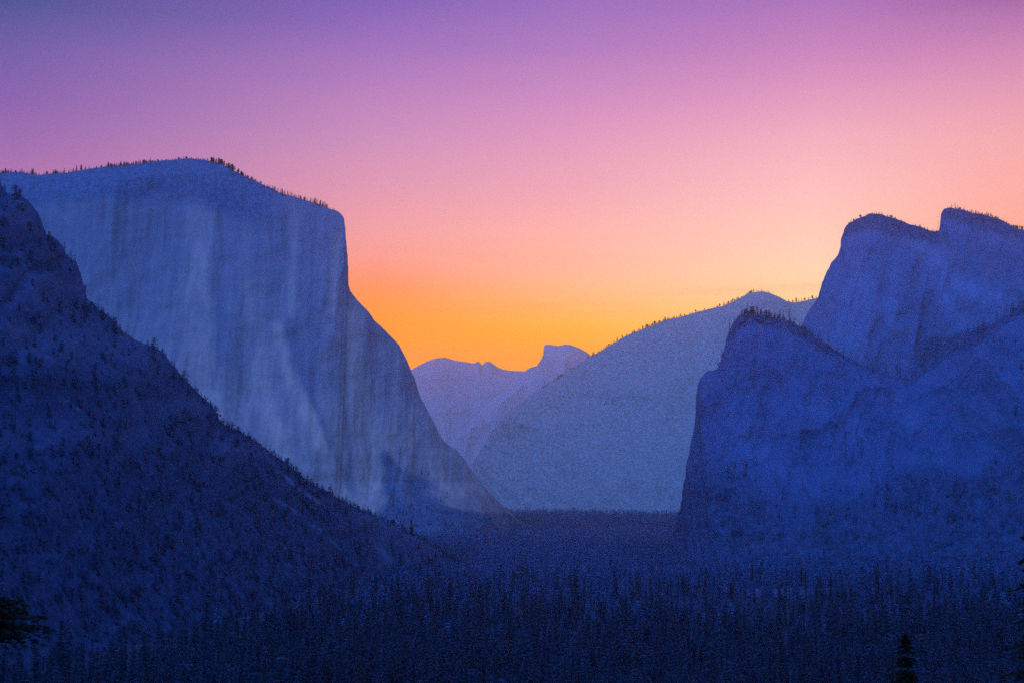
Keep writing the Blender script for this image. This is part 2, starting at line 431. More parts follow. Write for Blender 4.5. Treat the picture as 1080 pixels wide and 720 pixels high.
o_spires, d_spires = mountain('twin_summits', spires,
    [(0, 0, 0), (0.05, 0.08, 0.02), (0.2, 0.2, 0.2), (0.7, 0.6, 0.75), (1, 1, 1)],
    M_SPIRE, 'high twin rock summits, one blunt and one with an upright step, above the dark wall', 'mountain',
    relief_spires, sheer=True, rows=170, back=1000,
    forest=lambda fx, fy, V: np.clip(0.75 * sstep(26, 4, fy - np.interp(fx, [880, 917, 990, 991, 1000, 1080], [240, 225, 245, 218, 219, 243]))
        + 0.6 * sstep(325, 355, fy - 0.12 * (1080 - fx)) * sstep(900, 1000, fx) + 0.4 * fbm(V[:, 0] / 200, V[:, 2] / 160, 19), 0, 1),
    pale=lambda fx, fy, V: np.clip(0.45 * stripe(fx, fy, [(905, 300), (900, 350)], 22) + 0.55 * stripe(fx, fy, [(975, 262), (1010, 300), (1050, 315)], 10)
        + 0.5 * stripe(fx, fy, [(985, 300), (1015, 345)], 10) + 0.3 * stripe(fx, fy, [(945, 290), (940, 340)], 8), 0, 1))

# --- dark rock wall in front of the summits
wall = Crest([(706, 572, 2900, 2750), (713, 550, 2880, 2700), (717, 537, 2860, 2650), (720, 519, 2850, 2600), (722.5, 503, 2850, 2580), (724, 488, 2840, 2560), (727, 474, 2840, 2540), (730.5, 459, 2830, 2520), (733, 440, 2830, 2500),
    (734.5, 418, 2820, 2480), (736, 405, 2820, 2460), (739, 397, 2820, 2460), (747, 391, 2820, 2450), (756, 390, 2820, 2450), (760, 381, 2820, 2440), (765, 365, 2810, 2430),
    (768, 351, 2810, 2420), (773, 341, 2800, 2410), (778, 333.5, 2800, 2400), (786, 330, 2800, 2400), (797, 330, 2800, 2400), (810, 334, 2800, 2400), (822, 336.5, 2800, 2400),
    (835, 340, 2800, 2400), (846, 346, 2800, 2400), (862, 356, 2800, 2400), (880, 368, 2810, 2400), (905, 383, 2820, 2400), (935, 395, 2830, 2380), (960, 399, 2820, 2360), (982, 391, 2800, 2340),
    (998, 378, 2780, 2320), (1008, 368, 2760, 2300), (1022, 352, 2740, 2280), (1034, 345, 2720, 2260), (1050, 340, 2700, 2240), (1064, 332, 2690, 2230), (1080, 317, 2680, 2220), (1110, 296, 2650, 2200), (1180, 260, 2600, 2100), (1400, 210, 2500, 2000), (1700, 200, 2400, 1800)],
    rough=1.5, seed=29)
def relief_wall(X, Z, Y):
    return ridged(X / 210 + Z / 900, Z / 480, 91, 5) * -60 + fbm(X / 50, Z / 45, 92, 5) * 11 + ridged(X / 80 - Z / 200, Z / 220, 94, 4) * -20
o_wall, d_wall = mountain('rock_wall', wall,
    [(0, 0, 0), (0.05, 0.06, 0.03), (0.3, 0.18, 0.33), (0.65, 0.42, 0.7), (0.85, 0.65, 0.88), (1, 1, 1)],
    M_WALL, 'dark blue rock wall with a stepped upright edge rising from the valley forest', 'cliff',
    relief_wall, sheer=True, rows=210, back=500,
    forest=lambda fx, fy, V: np.clip(0.55 * sstep(20, 3, fy - np.interp(fx, [760, 790, 850, 960, 1080], [360, 330, 350, 399, 318])) + 0.5 * sstep(455, 545, fy + 45 * fbm(V[:, 0] / 220, V[:, 2] / 160, 96, 4)) + 0.3
        * sstep(980, 1060, fx) + 0.7 * fbm(V[:, 0] / 160, V[:, 2] / 130, 93, 4) + 0.12, 0, 1),
    pale=lambda fx, fy, V: np.clip(0.5 * blob(fx, fy, 845, 430, 30, 14, 30) + 0.55 * blob(fx, fy, 905, 448, 14, 22, -30) + 0.35 * blob(fx, fy, 960, 440, 30, 16)
        + 0.3 * blob(fx, fy, 800, 480, 30, 18) + 0.3 * blob(fx, fy, 1050, 450, 18, 10) + 0.25 * blob(fx, fy, 775, 455, 14, 20), 0, 1))


# ---------------------------------------------------------------- valley floor and near ground
def ground_z(x, y):
    x = np.asarray(x, float); y = np.asarray(y, float)
    drop = 146.0 * (1 - sstep(-40, 520, y))
    und = fbm(x / 260, y / 320, 101, 4) * 7 * sstep(300, 900, y)
    rough = fbm(x / 40, y / 40, 103, 3) * 3 * sstep(20, 120, y)
    edge = 60 * sstep(700, 2200, np.abs(x)) * sstep(0, 900, y)
    return drop + und + rough + edge


ys = np.concatenate([np.linspace(-450, 1200, 150)[:-1], 1200 * (19000 / 1200.0) ** np.linspace(0, 1, 150)])
xs = np.sign(np.linspace(-1, 1, 221)) * np.abs(np.linspace(-1, 1, 221)) ** 1.8 * 9500
GX, GY = np.meshgrid(xs, ys, indexing='ij')
GZ = ground_z(GX, GY)
V = np.stack([GX, GY, GZ], -1).reshape(-1, 3)
i = (np.arange(len(xs) - 1)[:, None] * len(ys) + np.arange(len(ys) - 1)[None, :]).ravel()
ground = mesh_object('valley_floor', V, np.stack([i, i + len(ys), i + len(ys) + 1, i + 1], 1), M_GROUND)
tag(ground, 'dark valley floor under the conifer forest, running up to the far mountains', 'ground', kind='structure')

# meadow clearing
def meadow_r(a): return 1 + 0.25 * math.sin(3 * a + 1) + 0.12 * math.sin(7 * a)
MC = (365.0, 1930.0); MR = (90.0, 90.0)
mv = []; NA, NR = 64, 14
for ir in range(NR + 1):
    for ia in range(NA):
        a = 2 * math.pi * ia / NA; r = ir / NR * meadow_r(a)
        x = MC[0] + MR[0] * r * math.cos(a); y = MC[1] + MR[1] * r * math.sin(a)
        mv.append((x, y, float(ground_z(x, y)) + 1.2))
mf = [(ir * NA + ia, ir * NA + (ia + 1) % NA, (ir + 1) * NA + (ia + 1) % NA, (ir + 1) * NA + ia) for ir in range(NR) for ia in range(NA)]
meadow = mesh_object('meadow', mv, mf, M_MEADOW)
tag(meadow, 'small pale grass clearing in the dark valley forest below the rock wall', 'meadow', kind='structure')


# ---------------------------------------------------------------- trees
def trunk_mesh(h, r0, sides=7, seg=6, lean=0.0, seed=0):
    V = []; Fq = []
    for k in range(seg + 1):
        t = k / seg
        r = r0 * (1 - t) ** 0.9 + 0.02
        if k == 0: r *= 1.35
        cx = lean * t * t * h + 0.15 * math.sin(3 * t + seed); cy = 0.1 * math.sin(4 * t + 2 * seed)
        for s in range(sides):
            a = 2 * math.pi * s / sides
            V.append((cx + r * math.cos(a), cy + r * math.sin(a), t * h * 0.97 - 0.6 * (k == 0)))
    for k in range(seg):
        for s in range(sides):
            Fq.append((k * sides + s, k * sides + (s + 1) % sides, (k + 1) * sides + (s + 1) % sides, (k + 1) * sides + s))
    return np.array(V), np.array(Fq)


def crown_mesh(h, rad, levels, per, tufts, start=0.12, droop=0.25, seed=0, power=0.85, tuft=0.5, gap=0.1):
    """whorls of drooping boughs, each bough a spray of needle tufts"""
    r = np.random.default_rng(seed)
    V = []; Fq = []
    for L in range(levels):
        t = start + (1 - start) * (L + r.uniform(-0.3, 0.3) * (1 if levels < 30 else 3.5)) / levels
        t = min(max(t, start), 0.985)
        n = per if t < 0.8 else max(3, per - 2)
        R = rad * (1 - (t - start) / (1 - start)) ** power * r.uniform(0.8, 1.15) + rad * 0.05
        if t < start + 0.12: R *= 0.75
        for b in range(n):
            if r.random() < gap: continue
            a = 2 * math.pi * (b + r.uniform(-0.4, 0.4)) / n + L * 2.4
            length = R * r.uniform(0.65, 1.15)
            ca, sa = math.cos(a), math.sin(a)
            z0 = t * h
            for k in range(tufts):
                q = (k + r.uniform(0.2, 0.9)) / tufts
                cx = length * q
                cz = z0 - droop * length * q * q + r.uniform(-1, 1) * 0.05 * h / levels + 0.12 * length * q
                side = r.uniform(-1, 1) * 0.28 * length * (1 - 0.6 * q)
                s = tuft * (0.6 + 0.6 * r.random()) * (1.15 - 0.5 * q)
                px = cx * ca - side * sa; py = cx * sa + side * ca
                # a tuft: one slim leaf-shaped face pointing outwards and a little up or down
                aa = a + r.uniform(-0.9, 0.9)
                ux, uy, uz = math.cos(aa), math.sin(aa), r.uniform(-0.55, 0.25)
                wx, wy, wz = -math.sin(aa) * 0.45, math.cos(aa) * 0.45, r.uniform(-0.45, 0.45)
                i0 = len(V)
                V += [(px - ux * s, py - uy * s, cz - uz * s), (px + wx * s, py + wy * s, cz + wz * s),
                      (px + ux * s, py + uy * s, cz + uz * s), (px - wx * s, py - wy * s, cz - wz * s)]
                Fq.append((i0, i0 + 1, i0 + 2, i0 + 3))
    # leader
    i0 = len(V)
    V += [(-0.03 * rad, 0, h * 0.93), (0, 0.03 * rad, h * 0.93), (0.02 * rad, -0.02 * rad, h), (0, 0, h)]
    Fq.append((i0, i0 + 1, i0 + 2, i0 + 3))
    return np.array(V), np.array(Fq)


def small_tree(h, rad, levels, per, start, power, seed, round_top=False):
    """a tree as far-off trees show: ragged skirts of boughs round a stem, one mesh"""
    r = np.random.default_rng(seed)
    V = []; Fq = []
    w = 0.018 * h
    for a in (0.0, 1.57):
        i0 = len(V); c, s = math.cos(a) * w, math.sin(a) * w
        V += [(-c, -s, -1.0), (c, s, -1.0), (c * 0.3, s * 0.3, h * 0.95), (-c * 0.3, -s * 0.3, h * 0.95)]
        Fq.append((i0, i0 + 1, i0 + 2, i0 + 3))
    for L in range(levels):
        t = start + (1 - start) * L / levels
        if round_top: prof = math.sqrt(max(0.05, 1 - ((t - start) / (1 - start) * 2 - 0.8) ** 2 / 1.6))
        else: prof = (1 - (t - start) / (1 - start)) ** power
        R = rad * prof * r.uniform(0.8, 1.2)
        dz = h * (1 - start) / levels * 1.5
        for b in range(per):
            a = 2 * math.pi * b / per + L * 1.1 + r.uniform(-0.3, 0.3)
            l = R * r.uniform(0.6, 1.2); da = 2.2 / per * r.uniform(0.6, 1.2)
            i0 = len(V); z = t * h
            V += [(0, 0, z + dz), (l * 0.7 * math.cos(a - da), l * 0.7 * math.sin(a - da), z + dz * 0.05),
                  (l * math.cos(a), l * math.sin(a), z - dz * r.uniform(0.1, 0.5)), (l * 0.7 * math.cos(a + da), l * 0.7 * math.sin(a + da), z + dz * 0.15)]
            Fq.append((i0, i0 + 1, i0 + 2, i0 + 3))
    return np.array(V), np.array(Fq)


def fine_tree(rad, levels, per, tufts, start, power, seed, tuft):
    cv, cf = crown_mesh(1.0, rad, levels, per, tufts, start, 0.35, seed, power, tuft, 0.12)
    w = 0.012
    tv = np.array([(-w, 0, -.03), (w, 0, -.03), (w * .3, 0, .95), (-w * .3, 0, .95), (0, -w, -.03), (0, w, -.03), (0, w * .3, .95), (0, -w * .3, .95)])
    return np.vstack([cv, tv]), np.vstack([cf, np.array([(0, 1, 2, 3), (4, 5, 6, 7)]) + len(cv)])
FINE = [fine_tree(.15, 17, 7, 4, .08, .85, 71, .036), fine_tree(.12, 18, 6, 4, .05, .8, 72, .034), fine_tree(.17, 15, 7, 4, .25, .6, 73, .04),
        fine_tree(.20, 12, 8, 4, .2, .45, 74, .045), fine_tree(.10, 18, 5, 4, .15, .7, 75, .030)]
SMALL = [fine_tree(.15, 11, 6, 2, .08, .85, 81, .060), fine_tree(.12, 12, 5, 2, .05, .8, 82, .055), fine_tree(.17, 10, 6, 2, .25, .6, 83, .065),
         fine_tree(.20, 9, 7, 2, .2, .45, 84, .070), fine_tree(.10, 12, 4, 2, .15, .7, 85, .050)]
BUSH = [fine_tree(.42, 6, 8, 2, .05, .4, 86, .13), fine_tree(.36, 6, 8, 2, .1, .5, 87, .12)]


def forest(name, pts, heights, mat, label, cat='forest', kinds=SMALL, weights=None, wide=1.0, seed=0, split=None):
    r = np.random.default_rng(seed)
    pts = np.asarray(pts, float); n = len(pts)
    if split is None:
        kind = r.choice(len(kinds), n, p=weights)
    else:      # the nearer trees take the finer shapes
        kind = r.choice(len(kinds) // 2, n, p=weights) + np.where(split, 0, len(kinds) // 2)
    ang = r.uniform(0, 6.28, n); ww = r.uniform(0.8, 1.3, n) * wide
    VV = []; FF = []; off = 0
    for k, (kv, kf) in enumerate(kinds):
        idx = np.where(kind == k)[0]
        if not len(idx): continue
        c, s = np.cos(ang[idx])[:, None], np.sin(ang[idx])[:, None]
        hh = heights[idx][:, None]; w = (ww[idx] * heights[idx])[:, None]
        x = (kv[None, :, 0] * c - kv[None, :, 1] * s) * w + pts[idx, 0:1]
        y = (kv[None, :, 0] * s + kv[None, :, 1] * c) * w + pts[idx, 1:2]
        z = kv[None, :, 2] * hh + pts[idx, 2:3]
        VV.append(np.stack([x, y, z], -1).reshape(-1, 3))
        ff = kf[None] + (np.arange(len(idx)) * len(kv))[:, None, None] + off
        FF.append(ff.reshape(-1, 4)); off += len(idx) * len(kv)
    o = mesh_object(name, np.concatenate(VV), np.concatenate(FF), mat, smooth=False)
    return tag(o, label, cat, kind='stuff')


def scatter_on(data, per_m2, keep, seed, px_lim=(-60, 1140), flat=0.0):
    """random points over the visible side of a mountain"""
    Vm, Fm, fo, R, n = data
    r = np.random.default_rng(seed)
    A, B, Cc, D = (Vm[Fm[:, k]] for k in range(4))
    nr = np.cross(B - A, D - A); area = np.linalg.norm(nr, axis=1)
    up = np.abs(nr[:, 2]) / np.maximum(area, 1e-6)
    cen = (A + Cc) / 2
    fx, fy = bearings(cen)
    fm = fo[Fm].mean(1)
    ok = (fx > px_lim[0]) & (fx < px_lim[1]) & (fy < 760) & (cen[:, 2] > -10)
    wgt = area * up * ok * keep(fx, fy, fm, up)
    cnt = r.poisson(np.clip(wgt * per_m2, 0, 50))
    idx = np.repeat(np.arange(len(Fm)), cnt)
    u = r.random(len(idx))[:, None]; v = r.random(len(idx))[:, None]
    return (A[idx] * (1 - u) + B[idx] * u) * (1 - v) + (D[idx] * (1 - u) + Cc[idx] * u) * v


# valley forest: positions on a jittered grid
def in_meadow(x, y, grow=1.0):
    dx = (x - MC[0]) / MR[0]; dy = (y - MC[1]) / MR[1]
    a = np.arctan2(dy, dx)
    return np.hypot(dx, dy) < (1 + 0.25 * np.sin(3 * a + 1) + 0.12 * np.sin(7 * a)) * grow
pos = []
for (y0, y1, sp) in ((680, 1500, 13.5), (1500, 3000, 17), (3000, 7000, 26)):
    gy = np.arange(y0, y1, sp)
    gx = np.arange(-0.44 * y1, 0.44 * y1, sp)
    a, b = np.meshgrid(gx, gy); a = a.ravel() + rng.uniform(-.5, .5, a.size) * sp * 1.1; b = b.ravel() + rng.uniform(-.5, .5, b.size) * sp * 1.1
    k = (np.abs(a) < 0.43 * b + 25) & (~in_meadow(a, b) | ((rng.random(a.size) < 0.3) & ~in_meadow(a, b, 0.62))) & (fbm(a / 90, b / 90, 301, 4) > -0.42)
    # nothing inside the mountains: keep to the floor in front of their feet
    foot_l = np.interp(a, slope.P[:, 0], slope.B)      # hillside
    k &= ~((a < slope.P[-1, 0]) & (b > foot_l + 150) & (b < np.interp(a, slope.P[:, 0], slope.D) + 380))
    foot_r = np.interp(a, wall.P[:, 0], wall.B, left=9e9)
    k &= ~((b > foot_r + 200) & (b < foot_r + 900))
    k &= ~((a > 200) & (b > 3200) & (a / b > 0.13))
    foot_e = np.interp(a, elcap.P[:, 0], elcap.B)
    k &= ~((a < 104) & (b > foot_e + 120) & (b < 5600))
    k &= ~((a / b < -0.06) & (b > 5000))
    pos.append(np.stack([a[k], b[k]], 1))
pos = np.concatenate(pos)
hts = 24 + 13 * rng.random(len(pos)) + 7 * fbm(pos[:, 0] / 120, pos[:, 1] / 120, 303, 2)
hts += 9 * (rng.random(len(pos)) < 0.06)
# a young low stand grows on the near side of the clearing
hts *= 1 - 0.38 * blob(pos[:, 0], pos[:, 1], 320, 1600, 190, 150)
pz = ground_z(pos[:, 0], pos[:, 1])
P3 = np.column_stack([pos, pz])

# the trees that show largest in the frame become objects of their own
topv = P3.copy(); topv[:, 2] += hts
tx, ty = bearings(topv)
score = F * hts / P3[:, 1]
seen = (tx > 0) & (tx < 1080) & (ty < 712)
order = np.argsort(-np.where(seen, score, -1))
N_NEAR = 84
# keep the individual ones apart from one another
near = []
for q in order:
    if not seen[q]: break
    if all(abs(tx[q] - tx[w]) > 9 or abs(ty[q] - ty[w]) > 14 for w in near): near.append(q)
    if len(near) >= N_NEAR: break
rest = np.setdiff1d(np.arange(len(P3)), near)
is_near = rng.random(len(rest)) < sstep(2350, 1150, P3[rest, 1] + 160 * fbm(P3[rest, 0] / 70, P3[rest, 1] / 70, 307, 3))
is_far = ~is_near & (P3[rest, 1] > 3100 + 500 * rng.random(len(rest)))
M_WOOD_NEAR = two_tone('near_forest_canopy', (0.034, 0.054, 0.078), (0.058, 0.084, 0.112), 1 / 30)  # darkest copy of the same canopy, with no haze painted in
WTS = [.35, .25, .2, .05, .15]
mid_ = ~is_near & ~is_far
forest('valley_forest', P3[rest][mid_], hts[rest][mid_], M_WOOD_MID_HAZE, 'dense dark conifer forest covering the middle of the valley floor', kinds=FINE + SMALL, weights=WTS, seed=1, wide=1.35, split=P3[rest][mid_][:, 1] < 2000)
M_WOOD_FAR_HAZE = two_tone('far_forest_canopy', (0.15, 0.215, 0.31), (0.19, 0.25, 0.35), 1 / 60)  # palest copy: haze of the far valley put into the canopy colour
forest('far_forest', P3[rest][is_far], hts[rest][is_far], M_WOOD_FAR_HAZE, 'hazy forest at the far end of the valley floor between the cliffs', kinds=SMALL, weights=WTS, seed=12, wide=1.5)
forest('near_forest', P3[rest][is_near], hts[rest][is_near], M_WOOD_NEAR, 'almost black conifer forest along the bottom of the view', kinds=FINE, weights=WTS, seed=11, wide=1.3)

protos = []
for k in range(4):
    h = (34, 30, 38, 27)[k]
    tv, tf = trunk_mesh(h, (0.55, 0.5, 0.6, 0.5)[k], seed=k)
    cv, cf = crown_mesh(h, (4.6, 3.6, 5.2, 4.4)[k], (22, 24, 22, 16)[k], 7, 6, (0.1, 0.06, 0.18, 0.3)[k], 0.35, seed=20 + k, power=(0.85, 0.8, 0.7, 0.5)[k], tuft=0.85)
    t_me = mesh_object('trunk', tv, tf, M_BARK, link=False)
    c_me = mesh_object('crown', cv, cf, M_NEEDLE, link=False, smooth=False)
    protos.append((h, t_me, c_me))


def near_tree(x, y, h, k, label, group, z=None):
    ph, t_o, c_o = protos[k % 4]
    e = bpy.data.objects.new('conifer_tree', None); C.objects.link(e)
    e.empty_display_size = 1
    e.location = (x, y, float(ground_z(x, y)) - 0.3 if z is None else z)
    e.rotation_euler = (0, 0, (k * 1.7 + x * 0.13) % 6.28)
    s = h / ph; e.scale = (s, s, s)
    for src in (t_o, c_o):
        c = src.copy(); C.objects.link(c); c.parent = e
    tag(e, label, 'conifer', group)
    return e


for n_, q in enumerate(near):
    x, y, _ = P3[q]
    near_tree(x, y, hts[q], int(rng.integers(0, 4)), 'dark conifer in the dim near edge of the valley forest', 'nearest conifers of the valley forest')

# hillside, cliffs and ridge woods
pts = scatter_on(d_slope, 1 / 55.0, lambda fx, fy, fm, up: np.clip(fm * 1.3 - 0.15, 0.03, 1), 5, (-120, 620))
hh = 4 + 7 * rng.random(len(pts)) + 6 * (rng.random(len(pts)) < 0.12)
forest('hillside_woods', pts, hh, M_BRUSH, 'patchy dark brush and small conifers covering the near hillside', kinds=BUSH + SMALL[:3], weights=[.35, .3, .15, .1, .1], seed=2)
pts = scatter_on(d_wall, 1 / 170.0, lambda fx, fy, fm, up: np.clip(fm * 1.4 - 0.35, 0.0, 1) * (up > 0.25), 6)
forest('cliff_base_woods', pts, 12 + 14 * rng.random(len(pts)), M_HIGHWOOD, 'dark trees on ledges and at the foot of the rock wall', weights=[.35, .2, .2, .15, .1], seed=3)
pts = scatter_on(d_elcap, 1 / 260.0, lambda fx, fy, fm, up: np.clip(fm * 1.5 - 0.3, 0.0, 1) * (fy > 440), 7)
forest('talus_woods', pts, 10 + 12 * rng.random(len(pts)), M_HIGHWOOD, 'hazy trees on the talus at the foot of the flat-topped cliff', weights=[.35, .2, .2, .15, .1], seed=4)
pts = scatter_on(d_spires, 1 / 260.0, lambda fx, fy, fm, up: np.clip(fm * 1.5 - 0.4, 0.0, 1) * (up > 0.3), 9)
forest('summit_woods', pts, 8 + 10 * rng.random(len(pts)), M_HIGHWOOD, 'sparse trees on the slopes of the twin rock summits', weights=[.35, .2, .2, .15, .1], seed=6)

# ---------------------------------------------------------------- single trees on the skylines
sky_protos = [mesh_object('conifer_tree', *small_tree(1.0, (0.17, 0.13, 0.24, 0.3, 0.2)[k], 8, 6, (0.15, 0.1, 0.35, 0.3, 0.2)[k], (0.8, 0.8, 0.45, .5, .6)[k], 40 + k, k == 3), M_NEEDLE, link=False, smooth=False) for k in range(5)]


def skyline_tree(crest, px, h_px, k, label, group, backoff=6.0):
    p = crest.at(px)
    o = sky_protos[k].copy(); C.objects.link(o)
    h = 0.85 * h_px / F * p[1] * min(1.3, math.exp(rng.normal(0, 0.22)))
    o.location = (p[0] + (px - crest.px[int(np.argmin(np.abs(crest.px - px)))]) / F * p[1], p[1] + backoff, p[2] - 0.12 * h - 1.0)
    o.scale = (h * rng.uniform(1.2, 2.4), h * rng.uniform(1.2, 2.4), h * 1.12)
    o.rotation_euler = (0, 0, rng.uniform(0, 6.28))
    return tag(o, label, 'conifer', group)


L1 = 'tiny dark conifer on the skyline of the flat-topped granite cliff'; G1 = 'trees along the rim of the flat-topped cliff'
px = 2.0
while px < 346:
    dense = 3.2 if px < 130 else (3.6 if px < 215 else 4.2)
    hp = rng.uniform(3.2, 6.2) if px < 130 else (rng.uniform(2.0, 4.4) if px < 225 else rng.uniform(2.2, 4.2))
    if px > 300: hp *= 0.75
    skyline_tree(elcap, px, hp, int(rng.integers(0, 5)), L1, G1)
    px += dense * rng.uniform(0.5, 1.7)
for px, hp in ((5, 6.5), (33, 6.5), (58, 7.5), (67, 7), (80, 8), (85, 7), (113, 6.5), (127, 6), (158, 6), (222, 4.5), (232, 5), (321, 5)):
    skyline_tree(elcap, px, hp, int(rng.integers(0, 3)), L1, G1)
L2 = 'tiny conifer on the skyline of the hazy wooded ridge'; G2 = 'trees along the skyline of the wooded ridge'
px = 640.0
while px < 790:
    skyline_tree(ridge, px, rng.uniform(2.0, 4.6) * (1.0 if px < 765 else 0.6), int(rng.integers(0, 5)), L2, G2)
    px += 3.6 * rng.uniform(0.5, 1.7)
for px, hp in ((606, 2.5), (627, 3), (832, 3.5), (836, 4), (840, 6), (846, 4), (849, 4.5), (853, 4), (857, 5), (861, 4)):
    skyline_tree(ridge, px, hp, int(rng.integers(0, 3)), L2, G2)
L3 = 'small bushy tree on the skyline of the twin rock summits'; G3 = 'trees along the tops of the twin summits'
for px, hp in ((901, 3), (908, 3), (914, 3), (922, 2.5), (935, 2.5), (941, 4), (945, 3.5), (951, 4), (955, 3), (966, 3), (971, 4), (976, 4.5), (979, 3), (984, 4), (988, 4),
               (1003, 3), (1009, 4), (1013, 3.5), (1033, 4), (1037, 5.5), (1046, 5), (1059, 3), (1063, 3), (1068, 4), (1073, 5), (1078, 4)):
    skyline_tree(spires, px, hp, int(rng.integers(0, 5)), L3, G3)
L4 = 'tiny conifer on the top edge of the dark rock wall'; G4 = 'trees along the top of the dark rock wall'
for px in (759, 762, 779, 783, 787, 790, 794, 797, 800, 808, 813, 817, 822, 829, 834, 838, 844, 850):
    skyline_tree(wall, px, rng.uniform(3, 6.5), int(rng.integers(0, 3)), L4, G4)
L5 = 'small dark tree on the falling edge of the near hillside'; G5 = 'trees along the edge of the near hillside'
for px, hp in ((28, 5), (33, 5), (71, 5), (76, 6), (105, 4), (132, 4), (161, 7), (165, 6), (170, 8), (174, 6), (196, 4), (207, 5), (216, 6), (221, 5), (241, 6), (247, 5),
               (256, 5), (268, 5), (286, 5), (301, 5), (316, 6), (334, 6), (350, 6), (363, 5), (377, 6), (390, 6), (402, 7), (415, 7), (447, 7), (459, 8)):
    skyline_tree(slope, px, hp * 0.72, int(rng.integers(0, 5)), L5, G5)
tag(skyline_tree(slope, 433.5, 16, 1, '', ''), 'tall lone spire-shaped conifer near the foot of the hillside edge', 'conifer', G5)

def rim_woods(name, crest, x0, x1, n, h0, h1, mat, label, depth, kinds=SMALL, seed=0):
    r = np.random.default_rng(seed)
    q = np.where((crest.px > x0) & (crest.px < x1))[0]
    i_ = r.choice(q[:-1], n); t_ = r.random(n)[:, None]
    p = crest.P[i_] * (1 - t_) + crest.P[i_ + 1] * t_
    clump = fbm(p[:, 0] / 60, p[:, 1] * 0 + seed, 401 + seed, 4)
    hh_ = (h0 + (h1 - h0) * r.random(n)) * np.clip(1 + 1.1 * clump * 1.5, 0.15, 1.9)
    p[:, 1] += r.uniform(-depth * 0.3, depth, n); p[:, 0] += r.uniform(-5, 5, n)
    p[:, 2] -= 0.1 * hh_ + 1.5
    return forest(name, p, hh_, mat, label, kinds=kinds, weights=None, wide=1.5, seed=seed)
M_RIM = two_tone('rim_canopy', (0.03, 0.045, 0.05), (0.07, 0.09, 0.10), 1 / 30)
rim_woods('rim_woods', elcap, -60, 352, 700, 5, 11, M_RIM, 'thin fringe of small trees along the rim of the flat-topped granite cliff', 22, seed=1)
rim_woods('ridge_rim_woods', ridge, 560, 860, 420, 7, 15, M_RIM, 'thin fringe of tiny trees along the crest of the hazy wooded ridge', 40, seed=2)
rim_woods('summit_rim_woods', spires, 892, 1140, 300, 4, 9, M_RIM, 'low trees and brush on the tops of the twin rock summits', 18, seed=3)
rim_woods('wall_rim_woods', wall, 756, 860, 150, 4, 10, M_RIM, 'low trees along the top edge of the dark rock wall', 16, seed=4)
rim_woods('hillside_rim_woods', slope, 95, 500, 900, 1.5, 4.5, M_BRUSH, 'low brush along the falling edge of the near hillside', 14, kinds=BUSH + SMALL[:2], seed=5)

# ---------------------------------------------------------------- the nearest dark trees
def big_tree(x, y, h, rad, levels, per, tufts, start, seed, label, power=0.8, tuft=0.35, ztop=None, lean=0.0, gap=0.08, rot=0.0, droop=0.3):
    z = float(ground_z(x, y)) - 0.3
    if ztop is not None: h = ztop - z
    e = bpy.data.objects.new('conifer_tree', None); C.objects.link(e); e.location = (x, y, z); e.rotation_euler = (0, 0, rot)
    tv, tf = trunk_mesh(h, h * 0.016, 10, 12, seed=seed)
    mesh_object('trunk', tv, tf, M_BARK, parent=e)
    cv, cf = crown_mesh(h, rad, levels, per, tufts, start, droop, seed, power, tuft, gap)
    mesh_object('crown', cv, cf, M_NEEDLE_NEAR, parent=e, smooth=False)
    tag(e, label, 'conifer')
    return e


t = world_point(955, 666, 190.0)
big_tree(t[0], 190.0, 0, 6.5, 70, 8, 18, 0.1, 61, 'black pointed conifer top rising alone at the bottom edge', ztop=t[2], tuft=0.55, power=0.9)
t = world_point(1098, 528, 75.0)
big_tree(t[0], 75.0, 0, 3.6, 44, 8, 24, 0.1, 62, 'near black conifer half cut by the frame under the rock wall', ztop=t[2], power=0.6, tuft=0.26, gap=0.3)
t = world_point(-34, 628, 60.0)
big_tree(t[0], 60.0, 0, 4.6, 9, 15, 40, 0.84, 63, 'near black flat-topped pine below the brushy hillside at the frame edge', ztop=t[2], power=0.3, tuft=0.24, gap=0.1, droop=0.12)

for m_ in bpy.data.materials:
    if 'canopy' in m_.name or 'needles' in m_.name: foliage(m_)

# ---------------------------------------------------------------- haze
hz = (-9700.0, 9700.0, -520.0, 19300.0, -40.0, 1900.0)
v = [(x, y, z) for x in hz[0:2] for y in hz[2:4] for z in hz[4:6]]
f = [(0, 1, 3, 2), (4, 6, 7, 5), (0, 4, 5, 1), (2, 3, 7, 6), (0, 2, 6, 4), (1, 5, 7, 3)]
mh = bpy.data.materials.new('valley_haze'); mh.use_nodes = True
nt = mh.node_tree; nt.nodes.clear()
out = nt.nodes.new('ShaderNodeOutputMaterial'); pv = nt.nodes.new('ShaderNodeVolumePrincipled')
HAZE_DENSITY = 3.8e-5
pv.inputs['Density'].default_value = HAZE_DENSITY
pv.inputs['Color'].default_value = (1.0, 0.90, 0.38, 1)
pv.inputs['Anisotropy'].default_value = 0.88
nt.links.new(pv.outputs[0], out.inputs['Volume'])
haze = mesh_object('haze', v, f, mh, smooth=False)
tag(haze, 'thin blue dawn haze filling the whole valley', 'haze', kind='stuff')

# ---------------------------------------------------------------- sky
def lin(c):
    return [((q / 255) / 12.92 if q / 255 <= 0.04045 else ((q / 255 + 0.055) / 1.055) ** 2.4) for q in c]


w = bpy.data.worlds.new('World'); bpy.context.scene.world = w; w.use_nodes = True
nt = w.node_tree; nt.nodes.clear()
out = nt.nodes.new('ShaderNodeOutputWorld'); bg = nt.nodes.new('ShaderNodeBackground')
nt.links.new(bg.outputs[0], out.inputs[0])
tc = nt.nodes.new('ShaderNodeTexCoord'); sep = nt.nodes.new('ShaderNodeSeparateXYZ')
nt.links.new(tc.outputs['Generated'], sep.inputs[0])
sx, sy, sz = sep.outputs
